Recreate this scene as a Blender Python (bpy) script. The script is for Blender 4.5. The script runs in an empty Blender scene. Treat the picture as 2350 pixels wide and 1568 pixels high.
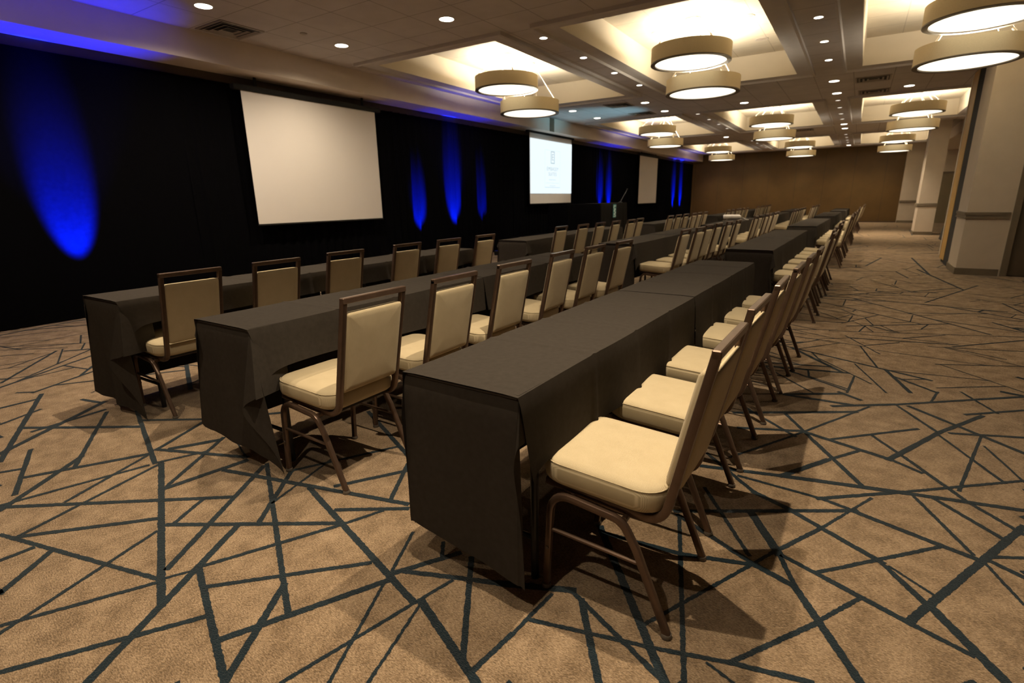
import bpy, bmesh, math, random
from mathutils import Vector, Matrix, Euler, noise

random.seed(7)
SC = bpy.context.scene
COL = SC.collection
PI = math.pi

# ------------------------------------------------------------------ helpers
class MB:
    """collects shapes and links them as ONE mesh object"""
    def __init__(self):
        self.v = []; self.f = []; self.m = []; self.s = []
    def add(self, vs, fs, mat=0, smooth=False):
        o = len(self.v)
        self.v += [tuple(p) for p in vs]
        for f in fs:
            self.f.append(tuple(i + o for i in f)); self.m.append(mat); self.s.append(smooth)
        return self
    def box(self, x0, x1, y0, y1, z0, z1, mat=0):
        vs = [(x0,y0,z0),(x1,y0,z0),(x1,y1,z0),(x0,y1,z0),(x0,y0,z1),(x1,y0,z1),(x1,y1,z1),(x0,y1,z1)]
        return self.add(vs, [(3,2,1,0),(4,5,6,7),(0,1,5,4),(1,2,6,5),(2,3,7,6),(3,0,4,7)], mat)
    def bevel_box(self, x0, x1, y0, y1, z0, z1, b, mat=0):
        rings = []
        for (ins, z) in ((b, z0), (0, z0 + b), (0, z1 - b), (b, z1)):
            rings.append(round_rect(x0 + ins, x1 - ins, y0 + ins, y1 - ins, max(b - ins, b * .3), 2, z))
        return self.loft(rings, mat, caps=True)
    def loft(self, rings, mat=0, caps=False, smooth=False, closed=True):
        n = len(rings[0]); vs = [p for r in rings for p in r]; fs = []
        for i in range(len(rings) - 1):
            for j in range(n if closed else n - 1):
                k = (j + 1) % n
                fs.append((i*n + j, i*n + k, (i+1)*n + k, (i+1)*n + j))
        if caps:
            fs.append(tuple(reversed(range(n)))); fs.append(tuple(range((len(rings)-1)*n, len(rings)*n)))
        return self.add(vs, fs, mat, smooth)
    def sweep(self, path, prof, side, mat=0, smooth=True, caps=True):
        """sweep a closed 2D profile along a path; 'side' is a constant axis across the path"""
        side = Vector(side).normalized(); P = [Vector(p) for p in path]; rings = []
        for i, p in enumerate(P):
            a = P[max(i-1, 0)]; b = P[min(i+1, len(P)-1)]
            t = (b - a).normalized(); nrm = t.cross(side).normalized()
            k = 1.0
            if 0 < i < len(P) - 1:
                c = (P[i] - a).normalized().dot((b - P[i]).normalized())
                k = 1.0 / max(.75, math.sqrt(max(.05, (1 + c) / 2)))
            rings.append([p + side * u + nrm * w * k for (u, w) in prof])
        return self.loft(rings, mat, caps, smooth)
    def tube(self, a, b, r, n=8, mat=0, r2=None):
        a = Vector(a); b = Vector(b); t = (b - a).normalized()
        s = t.orthogonal().normalized(); u = t.cross(s); r2 = r if r2 is None else r2
        rings = [[p + (s*math.cos(2*PI*i/n) + u*math.sin(2*PI*i/n))*rr for i in range(n)] for p, rr in ((a, r), (b, r2))]
        return self.loft(rings, mat, True, True)
    def lathe(self, prof, c=(0,0,0), n=32, mat=0, smooth=True, caps=False):
        rings = [[(c[0] + r*math.cos(2*PI*i/n), c[1] + r*math.sin(2*PI*i/n), c[2] + z) for i in range(n)] for r, z in prof]
        return self.loft(rings, mat, caps, smooth)
    def build(self, name, mats, parent=None, auto=True):
        me = bpy.data.meshes.new(name)
        me.from_pydata(self.v, [], self.f); me.update()
        for mt in (mats if isinstance(mats, (list, tuple)) else [mats]):
            me.materials.append(mt)
        me.polygons.foreach_set('material_index', self.m)
        me.polygons.foreach_set('use_smooth', self.s)
        if auto and any(self.s):
            bm = bmesh.new(); bm.from_mesh(me)
            for e in bm.edges:
                if len(e.link_faces) == 2 and e.calc_face_angle(0) > math.radians(42): e.smooth = False
            bm.to_mesh(me); bm.free()
        o = bpy.data.objects.new(name, me); COL.objects.link(o)
        if parent is not None: o.parent = parent
        return o

def round_rect(x0, x1, y0, y1, r, n, z=0.0):
    pts = []
    r = min(r, (x1-x0)/2 - 1e-5, (y1-y0)/2 - 1e-5)
    for (cx, cy, a0) in ((x1-r, y1-r, 0), (x0+r, y1-r, 90), (x0+r, y0+r, 180), (x1-r, y0+r, 270)):
        for i in range(n + 1):
            a = math.radians(a0 + 90*i/n)
            pts.append((cx + r*math.cos(a), cy + r*math.sin(a), z))
    return pts

def prof_rect(w, d, r, n=2):
    return [(p[0], p[1]) for p in round_rect(-w/2, w/2, -d/2, d/2, r, n)]

def smooth_path(pts, sub=6):
    """Catmull-Rom through control points"""
    P = [Vector(p) for p in pts]; out = []
    for i in range(len(P) - 1):
        p0 = P[max(i-1, 0)]; p1 = P[i]; p2 = P[i+1]; p3 = P[min(i+2, len(P)-1)]
        for k in range(sub):
            t = k / sub
            out.append(.5*((2*p1) + (p2-p0)*t + (2*p0-5*p1+4*p2-p3)*t*t + (-p0+3*p1-3*p2+p3)*t**3))
    out.append(P[-1]); return out

def fillet(pts, radii, n=6):
    """polyline with rounded corners (radius per inner point)"""
    P = [Vector(p) for p in pts]; out = [P[0]]
    for i in range(1, len(P) - 1):
        a = (P[i-1] - P[i]).normalized(); b = (P[i+1] - P[i]).normalized()
        ang = a.angle(b); d = min(radii[i-1] / math.tan(ang/2), (P[i-1]-P[i]).length*.49, (P[i+1]-P[i]).length*.49)
        s = P[i] + a*d; e = P[i] + b*d
        for k in range(n + 1):
            t = k / n
            out.append((1-t)**2*s + 2*t*(1-t)*P[i] + t*t*e)
    out.append(P[-1]); return out

def tag(o, label, cat, group=None, kind=None):
    if label: o['label'] = label
    if cat: o['category'] = cat
    if group: o['group'] = group
    if kind: o['kind'] = kind
    return o
def struct(o):
    o['kind'] = 'structure'; return o
def empty(name, loc=(0,0,0), rz=0.0):
    o = bpy.data.objects.new(name, None); COL.objects.link(o)
    o.location = loc; o.rotation_euler = (0, 0, rz); o.empty_display_size = .1
    return o
KIDS = {}
def kids(o):
    return [c for c in bpy.data.objects if c.parent is o]
def copy_tree(o, parent=None, deep=True):
    c = o.copy(); COL.objects.link(c); c.parent = parent
    if o.name not in KIDS: KIDS[o.name] = kids(o)
    for ch in KIDS[o.name]:
        if not deep and ch.parent is not None and ch.parent.type == 'MESH': continue
        copy_tree(ch, c, deep)
    return c

# ------------------------------------------------------------------ materials
def new_mat(name):
    m = bpy.data.materials.new(name); m.use_nodes = True
    nt = m.node_tree; nt.nodes.clear()
    out = nt.nodes.new('ShaderNodeOutputMaterial'); b = nt.nodes.new('ShaderNodeBsdfPrincipled')
    nt.links.new(b.outputs[0], out.inputs[0])
    return m, nt, b
def N(nt, typ, **kw):
    n = nt.nodes.new(typ)
    for k, v in kw.items():
        if k in n.inputs.keys() if isinstance(k, str) else False: n.inputs[k].default_value = v
        else: setattr(n, k, v)
    return n
def math_node(nt, op, a=None, b=None):
    n = nt.nodes.new('ShaderNodeMath'); n.operation = op
    for i, x in enumerate((a, b)):
        if x is None: continue
        if isinstance(x, (int, float)): n.inputs[i].default_value = x
        else: nt.links.new(x, n.inputs[i])
    return n.outputs[0]
def coords(nt, scale=(1,1,1), kind='Object', rot=(0,0,0)):
    tc = nt.nodes.new('ShaderNodeTexCoord'); mp = nt.nodes.new('ShaderNodeMapping')
    mp.inputs['Scale'].default_value = scale; mp.inputs['Rotation'].default_value = rot
    nt.links.new(tc.outputs[kind], mp.inputs['Vector']); return mp.outputs[0]
def noise_tex(nt, vec, scale, detail=3, rough=.6):
    n = nt.nodes.new('ShaderNodeTexNoise'); n.inputs['Scale'].default_value = scale
    n.inputs['Detail'].default_value = detail; n.inputs['Roughness'].default_value = rough
    nt.links.new(vec, n.inputs['Vector']); return n.outputs['Fac']
def ramp(nt, fac, stops):
    r = nt.nodes.new('ShaderNodeValToRGB'); el = r.color_ramp.elements
    while len(el) < len(stops): el.new(.5)
    for e, (p, c) in zip(el, stops):
        e.position = p; e.color = (*c, 1)
    nt.links.new(fac, r.inputs[0]); return r.outputs[0]
def bump(nt, b, h, strength, dist=.01):
    n = nt.nodes.new('ShaderNodeBump'); n.inputs['Strength'].default_value = strength; n.inputs['Distance'].default_value = dist
    nt.links.new(h, n.inputs['Height']); nt.links.new(n.outputs[0], b.inputs['Normal'])
def mixc(nt, fac, a, b):
    n = nt.nodes.new('ShaderNodeMix'); n.data_type = 'RGBA'
    for sock, x in ((n.inputs[0], fac), (n.inputs[6], a), (n.inputs[7], b)):
        if isinstance(x, (int, float)): sock.default_value = x
        elif isinstance(x, tuple): sock.default_value = (*x, 1)
        else: nt.links.new(x, sock)
    return n.outputs[2]
def plain(name, col, rough=.6, metal=0.0, var=.08, scale=6, sheen=0.0, spec=.5, bumps=None):
    m, nt, b = new_mat(name)
    f = noise_tex(nt, coords(nt), scale)
    lo = tuple(c*(1-var) for c in col); hi = tuple(min(1, c*(1+var)) for c in col)
    nt.links.new(ramp(nt, f, [(.3, lo), (.7, hi)]), b.inputs['Base Color'])
    b.inputs['Roughness'].default_value = rough; b.inputs['Metallic'].default_value = metal
    b.inputs['Specular IOR Level'].default_value = spec
    if sheen: b.inputs['Sheen Weight'].default_value = sheen; b.inputs['Sheen Roughness'].default_value = .5
    if bumps: bump(nt, b, noise_tex(nt, coords(nt), bumps[0], 2), bumps[1], bumps[2])
    return m
def emit(name, col, strength):
    m, nt, b = new_mat(name)
    b.inputs['Base Color'].default_value = (.02, .02, .02, 1); b.inputs['Specular IOR Level'].default_value = .1
    b.inputs['Emission Color'].default_value = (*col, 1); b.inputs['Emission Strength'].default_value = strength
    b.inputs['Roughness'].default_value = .5
    return m

def carpet_mat(name, stops, streak):
    m, nt, b = new_mat(name)
    v = coords(nt)
    rows = noise_tex(nt, coords(nt, (1.0, 3.2, 1), rot=(0, 0, math.radians(28))), 95, 2, .7)     # tufted rows
    blot = noise_tex(nt, v, 9, 5, .7)
    f = math_node(nt, 'ADD', math_node(nt, 'MULTIPLY', rows, .62), math_node(nt, 'MULTIPLY', blot, .38))
    c = ramp(nt, f, stops)
    fine = noise_tex(nt, coords(nt, (1, 3, 1), rot=(0, 0, math.radians(28))), 260, 1, .5)
    c2 = mixc(nt, math_node(nt, 'MULTIPLY', math_node(nt, 'SUBTRACT', fine, .35), streak), c, tuple(x*.55 for x in stops[0][1]))
    nt.links.new(c2, b.inputs['Base Color'])
    b.inputs['Roughness'].default_value = .95; b.inputs['Specular IOR Level'].default_value = .1
    b.inputs['Sheen Weight'].default_value = .15
    bump(nt, b, rows, .9, .008)
    return m

M = {}
M['carpet'] = carpet_mat('carpet_tan', [(.40, (.150, .098, .052)), (.5, (.330, .230, .138)), (.60, (.525, .384, .245))], 1.5)
M['carpet_line'] = carpet_mat('carpet_teal', [(.36, (.0025, .009, .014)), (.5, (.005, .016, .024)), (.64, (.010, .027, .038))], .5)

def fabric_mat(name, a, c, rot=0.0):
    m, nt, b = new_mat(name)
    # woven diamond lattice
    v = coords(nt, (1,1,1), 'Object', (0,0,0))
    sep = nt.nodes.new('ShaderNodeSeparateXYZ'); nt.links.new(v, sep.inputs[0])
    p = math_node(nt, 'MULTIPLY', math_node(nt, 'ADD', math_node(nt, 'ADD', sep.outputs[0], sep.outputs[2]), sep.outputs[1]), 1250)
    q = math_node(nt, 'MULTIPLY', math_node(nt, 'SUBTRACT', math_node(nt, 'ADD', sep.outputs[0], sep.outputs[2]), sep.outputs[1]), 1250)
    w = math_node(nt, 'MULTIPLY', math_node(nt, 'SINE', p), math_node(nt, 'SINE', q))
    k = math_node(nt, 'ADD', math_node(nt, 'MULTIPLY', w, .5), .5)
    g = noise_tex(nt, v, 14, 3)
    f = math_node(nt, 'ADD', math_node(nt, 'MULTIPLY', k, .75), math_node(nt, 'MULTIPLY', g, .25))
    nt.links.new(ramp(nt, f, [(.15, a), (.75, c)]), b.inputs['Base Color'])
    b.inputs['Roughness'].default_value = .85; b.inputs['Specular IOR Level'].default_value = .2
    b.inputs['Sheen Weight'].default_value = .1
    bump(nt, b, k, .25, .0015)
    return m
M['seat'] = fabric_mat('woven_beige_vinyl', (.32, .255, .145), (.60, .512, .345))
M['bronze'] = plain('bronze_metal', (.115, .074, .052), .30, .55, .12, 20)
M['glide'] = plain('clear_plastic_glide', (.10, .085, .07), .10, 0, .05)
M['under'] = plain('black_underside', (.012, .011, .010), .8)
M['cloth'] = plain('black_tablecloth', (.040, .0345, .029), .9, 0, .10, 40, .0, .04, (700, .25, .001))
M['table_black'] = plain('black_laminate', (.015, .014, .013), .5)
M['steel_black'] = plain('black_steel', (.012, .012, .012), .4, .3)
M['drape'] = plain('black_drape', (.0036, .0036, .0044), .98, 0, .15, 25, .0, .0)
M['soffit'] = plain('beige_paint', (.74, .66, .58), .8, 0, .03, 4)
M['wallbeige'] = plain('cream_paint', (.60, .52, .42), .75, 0, .04, 3)
M['wallgrey'] = plain('taupe_paint', (.26, .21, .155), .75, 0, .05, 3)
M['trimbrown'] = plain('taupe_trim', (.155, .125, .085), .6, 0, .08, 8)
M['airwall'] = plain('brown_panel', (.100, .058, .018), .5, 0, .12, 1.5, 0, .3)
M['seam'] = plain('dark_seam', (.045, .024, .012), .7)
M['door_olive'] = plain('olive_door', (.20, .165, .10), .6, 0, .06, 3)
M['door'] = plain('dark_door', (.10, .075, .048), .55, 0, .1, 3)
M['black'] = plain('matt_black', (.006, .006, .006), .9)
M['tanedge'] = plain('honey_panel_edge', (.50, .31, .095), .55, 0, .08, 5)
M['header'] = plain('brown_header', (.07, .052, .036), .8)
M['screen'] = plain('screen_vinyl', (.86, .83, .80), .8, 0, .01, 2)
M['white'] = plain('white_plastic', (.75, .72, .68), .4)
M['trimwhite'] = plain('white_trim', (.60, .55, .48), .5)
M['nickel'] = plain('satin_nickel', (.5, .47, .42), .3, .9)
M['vent'] = plain('vent_metal', (.30, .26, .22), .5)
M['ventdark'] = plain('vent_dark', (.02, .018, .016), .8)
M['coffer'] = plain('coffer_paint', (.66, .58, .45), .8, 0, .02, 3)
M['border'] = plain('coffer_border_paint', (.57, .53, .50), .7, 0, .04, 5)
M['tealsign'] = plain('teal_sign', (.06, .22, .22), .6)
M['signwhite'] = plain('pale_print', (.55, .68, .66), .6)
M['brass'] = plain('uplight_metal', (.02, .02, .02), .5, .5)

def tile_mat(name, base, line, x0, y0, p, w):
    m, nt, b = new_mat(name)
    v = coords(nt); sep = nt.nodes.new('ShaderNodeSeparateXYZ'); nt.links.new(v, sep.inputs[0])
    g = None
    for sock, o in ((sep.outputs[0], x0), (sep.outputs[1], y0)):
        t = math_node(nt, 'FRACT', math_node(nt, 'DIVIDE', math_node(nt, 'SUBTRACT', sock, o - w/2 - 50*p), p))
        l = math_node(nt, 'LESS_THAN', t, w/p)
        g = l if g is None else math_node(nt, 'MAXIMUM', g, l)
    n = noise_tex(nt, v, 160, 2); n2 = noise_tex(nt, v, 2.5, 2)
    c = ramp(nt, math_node(nt, 'ADD', math_node(nt, 'MULTIPLY', n, .5), math_node(nt, 'MULTIPLY', n2, .5)), [(.35, tuple(x*.9 for x in base)), (.65, tuple(x*1.08 for x in base))])
    nt.links.new(mixc(nt, g, c, line), b.inputs['Base Color'])
    b.inputs['Roughness'].default_value = .85; b.inputs['Specular IOR Level'].default_value = .2
    bump(nt, b, math_node(nt, 'SUBTRACT', math_node(nt, 'MULTIPLY', n, .1), g), .4, .004)
    return m
M['tile'] = tile_mat('ceiling_tile', (.60, .56, .545), (.36, .33, .31), -.99, 5.21, .6225, .013)
M['coffertile'] = tile_mat('coffer_tile', (.66, .58, .45), (.50, .43, .33), -.99, 5.21, .6225, .012)

WARM = (1.0, .80, .53)
M['diffuser'] = emit('lit_diffuser', (1.0, .88, .68), 2.3)
M['bulb'] = emit('lit_lamp_panel', (1.0, .90, .72), 64.0)
M['down_lit'] = emit('lit_downlight_lens', (1.0, .90, .74), 14.0)
M['down_dim'] = emit('dim_downlight_lens', (1.0, .88, .74), 1.6)
M['down_off'] = plain('unlit_downlight_lens', (.55, .46, .36), .4)
M['slide'] = emit('projected_slide', (.85, .96, 1.0), 1.04)  # the projector's light on the screen, put into the surface as glow
M['slidegrey'] = emit('projected_print', (.50, .64, .70), .97)
M['slidefaint'] = emit('projected_faint_print', (.66, .80, .86), .97)
def shade_mat():
    m, nt, b = new_mat('linen_drum_shade')
    f = noise_tex(nt, coords(nt, (1, 1, 12)), 60, 2)
    nt.links.new(ramp(nt, f, [(.3, (.56, .455, .275)), (.7, (.68, .56, .35))]), b.inputs['Base Color'])
    b.inputs['Roughness'].default_value = .8
    return m
M['shade'] = shade_mat()
M['rim'] = plain('dark_drum_rim', (.10, .075, .045), .5)
M['cable'] = plain('steel_cable', (.75, .68, .55), .4, .3)
M['led'] = emit('blue_uplight_lens', (.02, .08, 1.0), 3.0)

# ------------------------------------------------------------------ camera
H = 1.3
cam_d = bpy.data.cameras.new('camera'); cam = bpy.data.objects.new('camera', cam_d); COL.objects.link(cam)
cam_d.sensor_fit = 'HORIZONTAL'; cam_d.sensor_width = 36.0; cam_d.lens = 1201.2266 / 2350 * 36.0
YAW, PITCH, ROLL = 0.573466011, 0.264649656, -0.017364700
def cam_axes():
    cy, sy, cp, sp = math.cos(YAW), math.sin(YAW), math.cos(PITCH), math.sin(PITCH)
    Fv = Vector((-sy*cp, cy*cp, -sp)); Rv = Vector((cy, sy, 0)); Uv = Rv.cross(Fv)
    cr, sr = math.cos(ROLL), math.sin(ROLL)
    return cr*Rv + sr*Uv, -sr*Rv + cr*Uv, Fv
Rv, Uv, Fv = cam_axes()
cam.matrix_world = Matrix(((Rv.x, Uv.x, -Fv.x, 0), (Rv.y, Uv.y, -Fv.y, 0), (Rv.z, Uv.z, -Fv.z, H), (0, 0, 0, 1)))
cam_d.dof.use_dof = True; cam_d.dof.focus_distance = 2.3; cam_d.dof.aperture_fstop = 3.2
cam_d.clip_start = .05; cam_d.clip_end = 200
SC.camera = cam

# ------------------------------------------------------------------ carpet floor
SEG = [(-2.916,1.094,-1.800,0.587,0.027),(-3.831,1.361,-2.923,1.067,0.025),(-2.811,0.431,-1.945,0.649,0.019),(-2.409,1.369,-1.408,0.794,0.021),(-2.016,1.333,-1.085,1.045,0.026),(-1.067,1.063,-0.728,0.912,0.028),(-1.893,0.758,-1.330,0.539,0.023),(-1.337,0.548,-1.537,0.869,0.026),(-1.665,0.332,-2.021,0.985,0.029),(-1.925,0.211,-1.628,0.640,0.021),(-1.498,0.605,-1.238,1.076,0.026),(-1.259,1.097,-1.112,1.328,0.025),(-1.762,0.719,-1.363,1.110,0.020),(-1.887,0.769,-1.651,1.208,0.020),(-1.651,1.208,-1.576,1.376,0.018),(-2.285,0.828,-1.670,1.213,0.025),(-3.083,0.498,-2.777,0.719,0.026),(-2.777,0.719,-2.258,1.093,0.026),(-2.725,0.466,-2.370,0.828,0.025),(-2.730,0.468,-2.895,1.079,0.020),(-3.102,0.503,-2.932,1.038,0.022),(-2.879,0.672,-3.059,1.093,0.020),(-3.048,0.489,-3.356,0.897,0.030),(-3.238,0.826,-3.977,1.245,0.023),(-3.341,0.644,-3.071,1.101,0.030),(-3.708,0.782,-3.165,0.571,0.023),(-3.664,0.642,-4.797,1.148,0.029),(-3.790,0.673,-4.208,1.319,0.037),(-4.142,0.861,-3.518,1.247,0.032),(-3.512,0.605,-3.467,0.671,0.024),(-2.607,0.973,-2.536,1.334,0.033),(-2.624,0.990,-2.918,1.426,0.023),(-3.097,1.148,-2.566,1.358,0.027),(-3.034,1.192,-2.911,1.391,0.036),(-2.923,1.076,-2.829,1.274,0.021),(-3.089,1.150,-3.255,1.496,0.025),(-2.533,1.216,-1.517,1.472,0.027),(-1.985,0.692,-2.402,1.346,0.026),(-2.270,0.852,-2.355,1.019,0.021),(-1.965,1.045,-2.235,1.394,0.024),(-2.049,1.162,-2.158,1.573,0.014),(-1.921,1.407,-1.733,1.689,0.028),(-2.230,1.397,-1.959,1.866,0.023),(-1.758,1.274,-1.493,1.447,0.025),(-1.614,1.466,-1.777,1.746,0.021),(-2.484,2.127,-1.840,1.813,0.026),(-1.263,1.122,-1.355,1.331,0.014),(-1.218,1.143,-0.850,1.288,0.023),(-1.194,0.623,-1.043,1.196,0.014),(-1.079,0.694,-1.239,1.058,0.012),(-0.985,0.752,-1.061,1.049,0.011),(-1.058,1.331,-0.805,0.951,0.021),(-0.759,0.938,-0.734,1.107,0.017),(-1.208,1.346,-1.157,1.278,0.015),(-2.118,0.259,-2.271,0.784,0.017),(-2.158,0.269,-1.938,0.635,0.018),(-2.590,0.376,-2.581,0.471,0.023),(-2.355,0.318,-2.488,0.498,0.026),(-1.941,0.658,-1.890,0.739,0.014),(-3.627,1.293,-3.293,1.512,0.028),(-4.012,0.876,-4.034,1.255,0.031),(-4.697,0.898,-4.690,1.086,0.034),(-4.329,0.807,-4.427,1.034,0.025),(-4.401,1.254,-4.197,1.302,0.026),(-3.339,1.627,-2.571,1.355,0.011),(-3.006,1.780,-2.961,1.827,0.031),(-0.892,1.270,-0.653,1.376,0.029),(-0.665,1.373,-0.283,1.187,0.018),(-0.733,1.105,-0.710,1.320,0.014),(-0.613,1.350,-0.438,1.091,0.023),(-0.721,1.184,-0.351,1.283,0.015),(-0.351,1.283,-0.143,1.349,0.016),(-0.143,1.349,0.062,1.400,0.019),(-0.721,1.758,-0.283,1.187,0.028),(-0.468,2.000,-0.237,1.215,0.016),(-0.402,1.352,-0.108,1.936,0.014),(-0.108,1.936,0.041,2.211,0.019),(0.041,2.211,0.215,2.571,0.013),(-0.143,1.350,0.059,1.647,0.017),(0.053,1.642,0.174,1.844,0.015),(-0.476,2.005,-0.145,1.834,0.023),(-0.145,1.834,-0.021,1.790,0.027),(-0.213,2.177,-0.083,1.947,0.035),(-0.083,1.947,-0.015,1.788,0.019),(-0.022,1.796,0.173,1.469,0.027),(-0.430,2.285,-0.176,1.880,0.017),(-0.685,1.729,-0.391,1.759,0.023),(-0.391,1.759,-0.139,1.839,0.023),(-0.493,2.026,0.161,2.426,0.024),(-0.501,2.638,-0.232,2.360,0.021),(-0.232,2.360,-0.067,2.284,0.030),(-0.075,2.284,0.241,2.087,0.026),(0.234,2.090,0.367,1.911,0.018),(-0.318,2.479,0.029,2.455,0.019),(0.029,2.455,0.136,2.421,0.023),(0.128,2.420,0.426,2.321,0.027),(0.426,2.321,0.541,2.284,0.027),(0.013,2.445,0.339,2.704,0.023),(0.339,2.704,0.812,3.102,0.018),(-0.492,2.486,-0.145,2.582,0.030),(-0.145,2.582,0.339,2.695,0.033),(0.339,2.695,0.752,2.784,0.029),(-0.149,2.575,0.036,2.875,0.030),(0.036,2.875,0.175,3.079,0.020),(-0.220,3.430,-0.040,3.081,0.021),(-0.040,3.081,0.187,2.656,0.025),(-0.106,3.187,0.304,3.035,0.032),(0.304,3.035,0.421,2.952,0.022),(0.291,3.026,0.544,3.544,0.029),(0.544,3.544,0.791,3.964,0.026),(-0.390,2.653,-0.151,3.078,0.016),(-0.151,3.078,0.222,3.799,0.017),(-0.483,3.277,0.153,3.661,0.034),(0.547,2.839,0.736,3.618,0.015),(0.222,3.330,0.362,3.101,0.020),(0.362,3.101,0.564,2.747,0.022),(0.564,2.747,0.712,2.568,0.022),(0.373,2.683,0.524,2.312,0.016),(0.434,2.719,0.643,2.484,0.022),(0.040,1.904,0.432,2.312,0.017),(-0.072,1.944,0.037,1.902,0.021),(0.037,1.902,0.316,1.790,0.024),(0.316,1.790,0.447,1.742,0.020),(0.241,2.080,0.355,1.910,0.019),(0.297,1.792,0.548,2.288,0.026),(0.548,2.288,0.725,2.637,0.027),(0.364,1.915,0.509,1.677,0.032),(0.260,2.078,0.377,1.986,0.010),(0.552,2.277,0.620,2.080,0.013),(0.562,2.304,0.652,2.249,0.023),(0.578,2.331,0.677,2.384,0.016),(0.540,3.502,0.728,3.042,0.016),(0.373,3.899,0.543,3.537,0.020),(0.724,3.458,0.809,3.084,0.012),(0.594,3.567,0.924,3.697,0.025),(0.040,3.152,0.449,3.548,0.021),(0.430,3.932,0.879,3.458,0.028),(0.025,3.696,0.362,3.922,0.032),(0.362,3.922,1.073,4.493,0.027),(-0.199,1.314,-0.123,1.286,0.010),(-0.256,3.769,0.129,3.778,0.035),(-0.244,3.785,0.078,3.981,0.032),(0.052,4.004,0.176,3.901,0.030),(0.551,4.066,0.614,4.330,0.015),(-0.419,3.054,-0.106,3.187,0.028),(-0.471,3.428,-0.130,3.090,0.022),(0.706,3.934,1.017,4.194,0.023),(0.974,4.538,1.075,4.504,0.037),(0.743,4.404,0.874,4.051,0.018)]
POLY = [(-5.105,.999),(-1.865,2.876),(1.091,4.587),(.549,1.701),(-1.879,.2)]
def in_poly(x, y):
    c = False; n = len(POLY)
    for i in range(n):
        (x1, y1), (x2, y2) = POLY[i], POLY[(i+1) % n]
        if (y1 > y) != (y2 > y) and x < (x2-x1)*(y-y1)/(y2-y1) + x1: c = not c
    return c
def carpet_lines():
    rnd = random.Random(21)
    segs = [tuple(s) for s in SEG]
    CELL = .8; grid = {}
    def cells(x0, y0, x1, y1):
        n = max(1, int(math.hypot(x1-x0, y1-y0) / (CELL*.5)))
        return {(int((x0+(x1-x0)*i/n)//CELL), int((y0+(y1-y0)*i/n)//CELL)) for i in range(n+1)}
    def put(s):
        for c in cells(*s[:4]): grid.setdefault(c, []).append(s)
    for s in segs: put(s)
    for i in range(len(POLY)):
        a, b = POLY[i], POLY[(i+1) % len(POLY)]
        put((a[0], a[1], b[0], b[1], 0))
    def shoot(x, y, dx, dy, L):
        best = L
        near = set()
        for (cx, cy) in cells(x, y, x+dx*L, y+dy*L):
            for ox in (-1, 0, 1):
                for oy in (-1, 0, 1): near.add((cx+ox, cy+oy))
        for c in near:
            for (ax, ay, bx, by, w) in grid.get(c, ()):
                ex, ey = bx-ax, by-ay; den = dx*ey - dy*ex
                if abs(den) < 1e-9: continue
                t = ((ax-x)*ey - (ay-y)*ex)/den; u = ((ax-x)*dy - (ay-y)*dx)/den
                if 1e-4 < t < best and -1e-3 <= u <= 1.001: best = t
        return best
    X0, X1, Y0, Y1 = -7.7, 4.5, -1.9, 29.9
    def sow(n, lmin, lmax, wmin, wmax, ylo, yhi):
        for _ in range(n):
            x, y = rnd.uniform(X0, X1), rnd.uniform(ylo, yhi)
            if in_poly(x, y): continue
            a = rnd.uniform(0, PI)
            dx, dy = math.cos(a), math.sin(a)
            L = rnd.uniform(lmin, lmax)
            t1 = shoot(x, y, dx, dy, L); t0 = shoot(x, y, -dx, -dy, L)
            if t0 + t1 < .12: continue
            xa, ya, xb, yb = x-dx*t0, y-dy*t0, x+dx*t1, y+dy*t1
            xa, xb = max(X0, min(X1, xa)), max(X0, min(X1, xb))
            s = (xa, ya, xb, yb, rnd.uniform(wmin, wmax)); segs.append(s); put(s)
    for ylo, yhi, k in ((-1.9, 9, 1.0), (9, 18, .75), (18, 29.9, .55)):
        A = 12.2*(yhi-ylo)
        sow(int(A*.9*k), .6, 1.6, .024, .036, ylo, yhi)
        sow(int(A*3.0*k), .4, 1.1, .013, .026, ylo, yhi)
        sow(int(A*8.0*k), .2, .7, .010, .017, ylo, yhi)
    return segs
fl = MB()
fl.add([(-7.95,-2.2,0),(4.8,-2.2,0),(4.8,30.6,0),(-7.95,30.6,0)], [(0,1,2,3)], 0)
jr = random.Random(3)
for i, (xa, ya, xb, yb, w) in enumerate(carpet_lines()):
    L = math.hypot(xb-xa, yb-ya)
    if L < .02: continue
    dx, dy = (xb-xa)/L, (yb-ya)/L
    w = max(w, .0105)
    d = math.hypot((xa+xb)/2, (ya+yb)/2)
    step = .007 if d < 3.2 else (.03 if d < 6 else .4)
    n = max(1, int(L/step)); z = .0009 + (i % 37)*2.5e-5
    vs = []
    ext = w*.3
    jit = .0016 if d < 6 else 0
    a0 = a1 = 0.0
    for k in range(n+1):
        t = -ext + (L + 2*ext)*k/n
        a0 = .2*a0 + jr.uniform(-jit, jit); a1 = .2*a1 + jr.uniform(-jit, jit)
        px, py = xa+dx*t, ya+dy*t
        vs.append((px - dy*(w/2+a0), py + dx*(w/2+a0), z)); vs.append((px + dy*(w/2+a1), py - dx*(w/2+a1), z))
    fl.add(vs, [(2*k+1, 2*k+3, 2*k+2, 2*k) for k in range(n)], 1)
struct(fl.build('floor', [M['carpet'], M['carpet_line']]))

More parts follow.
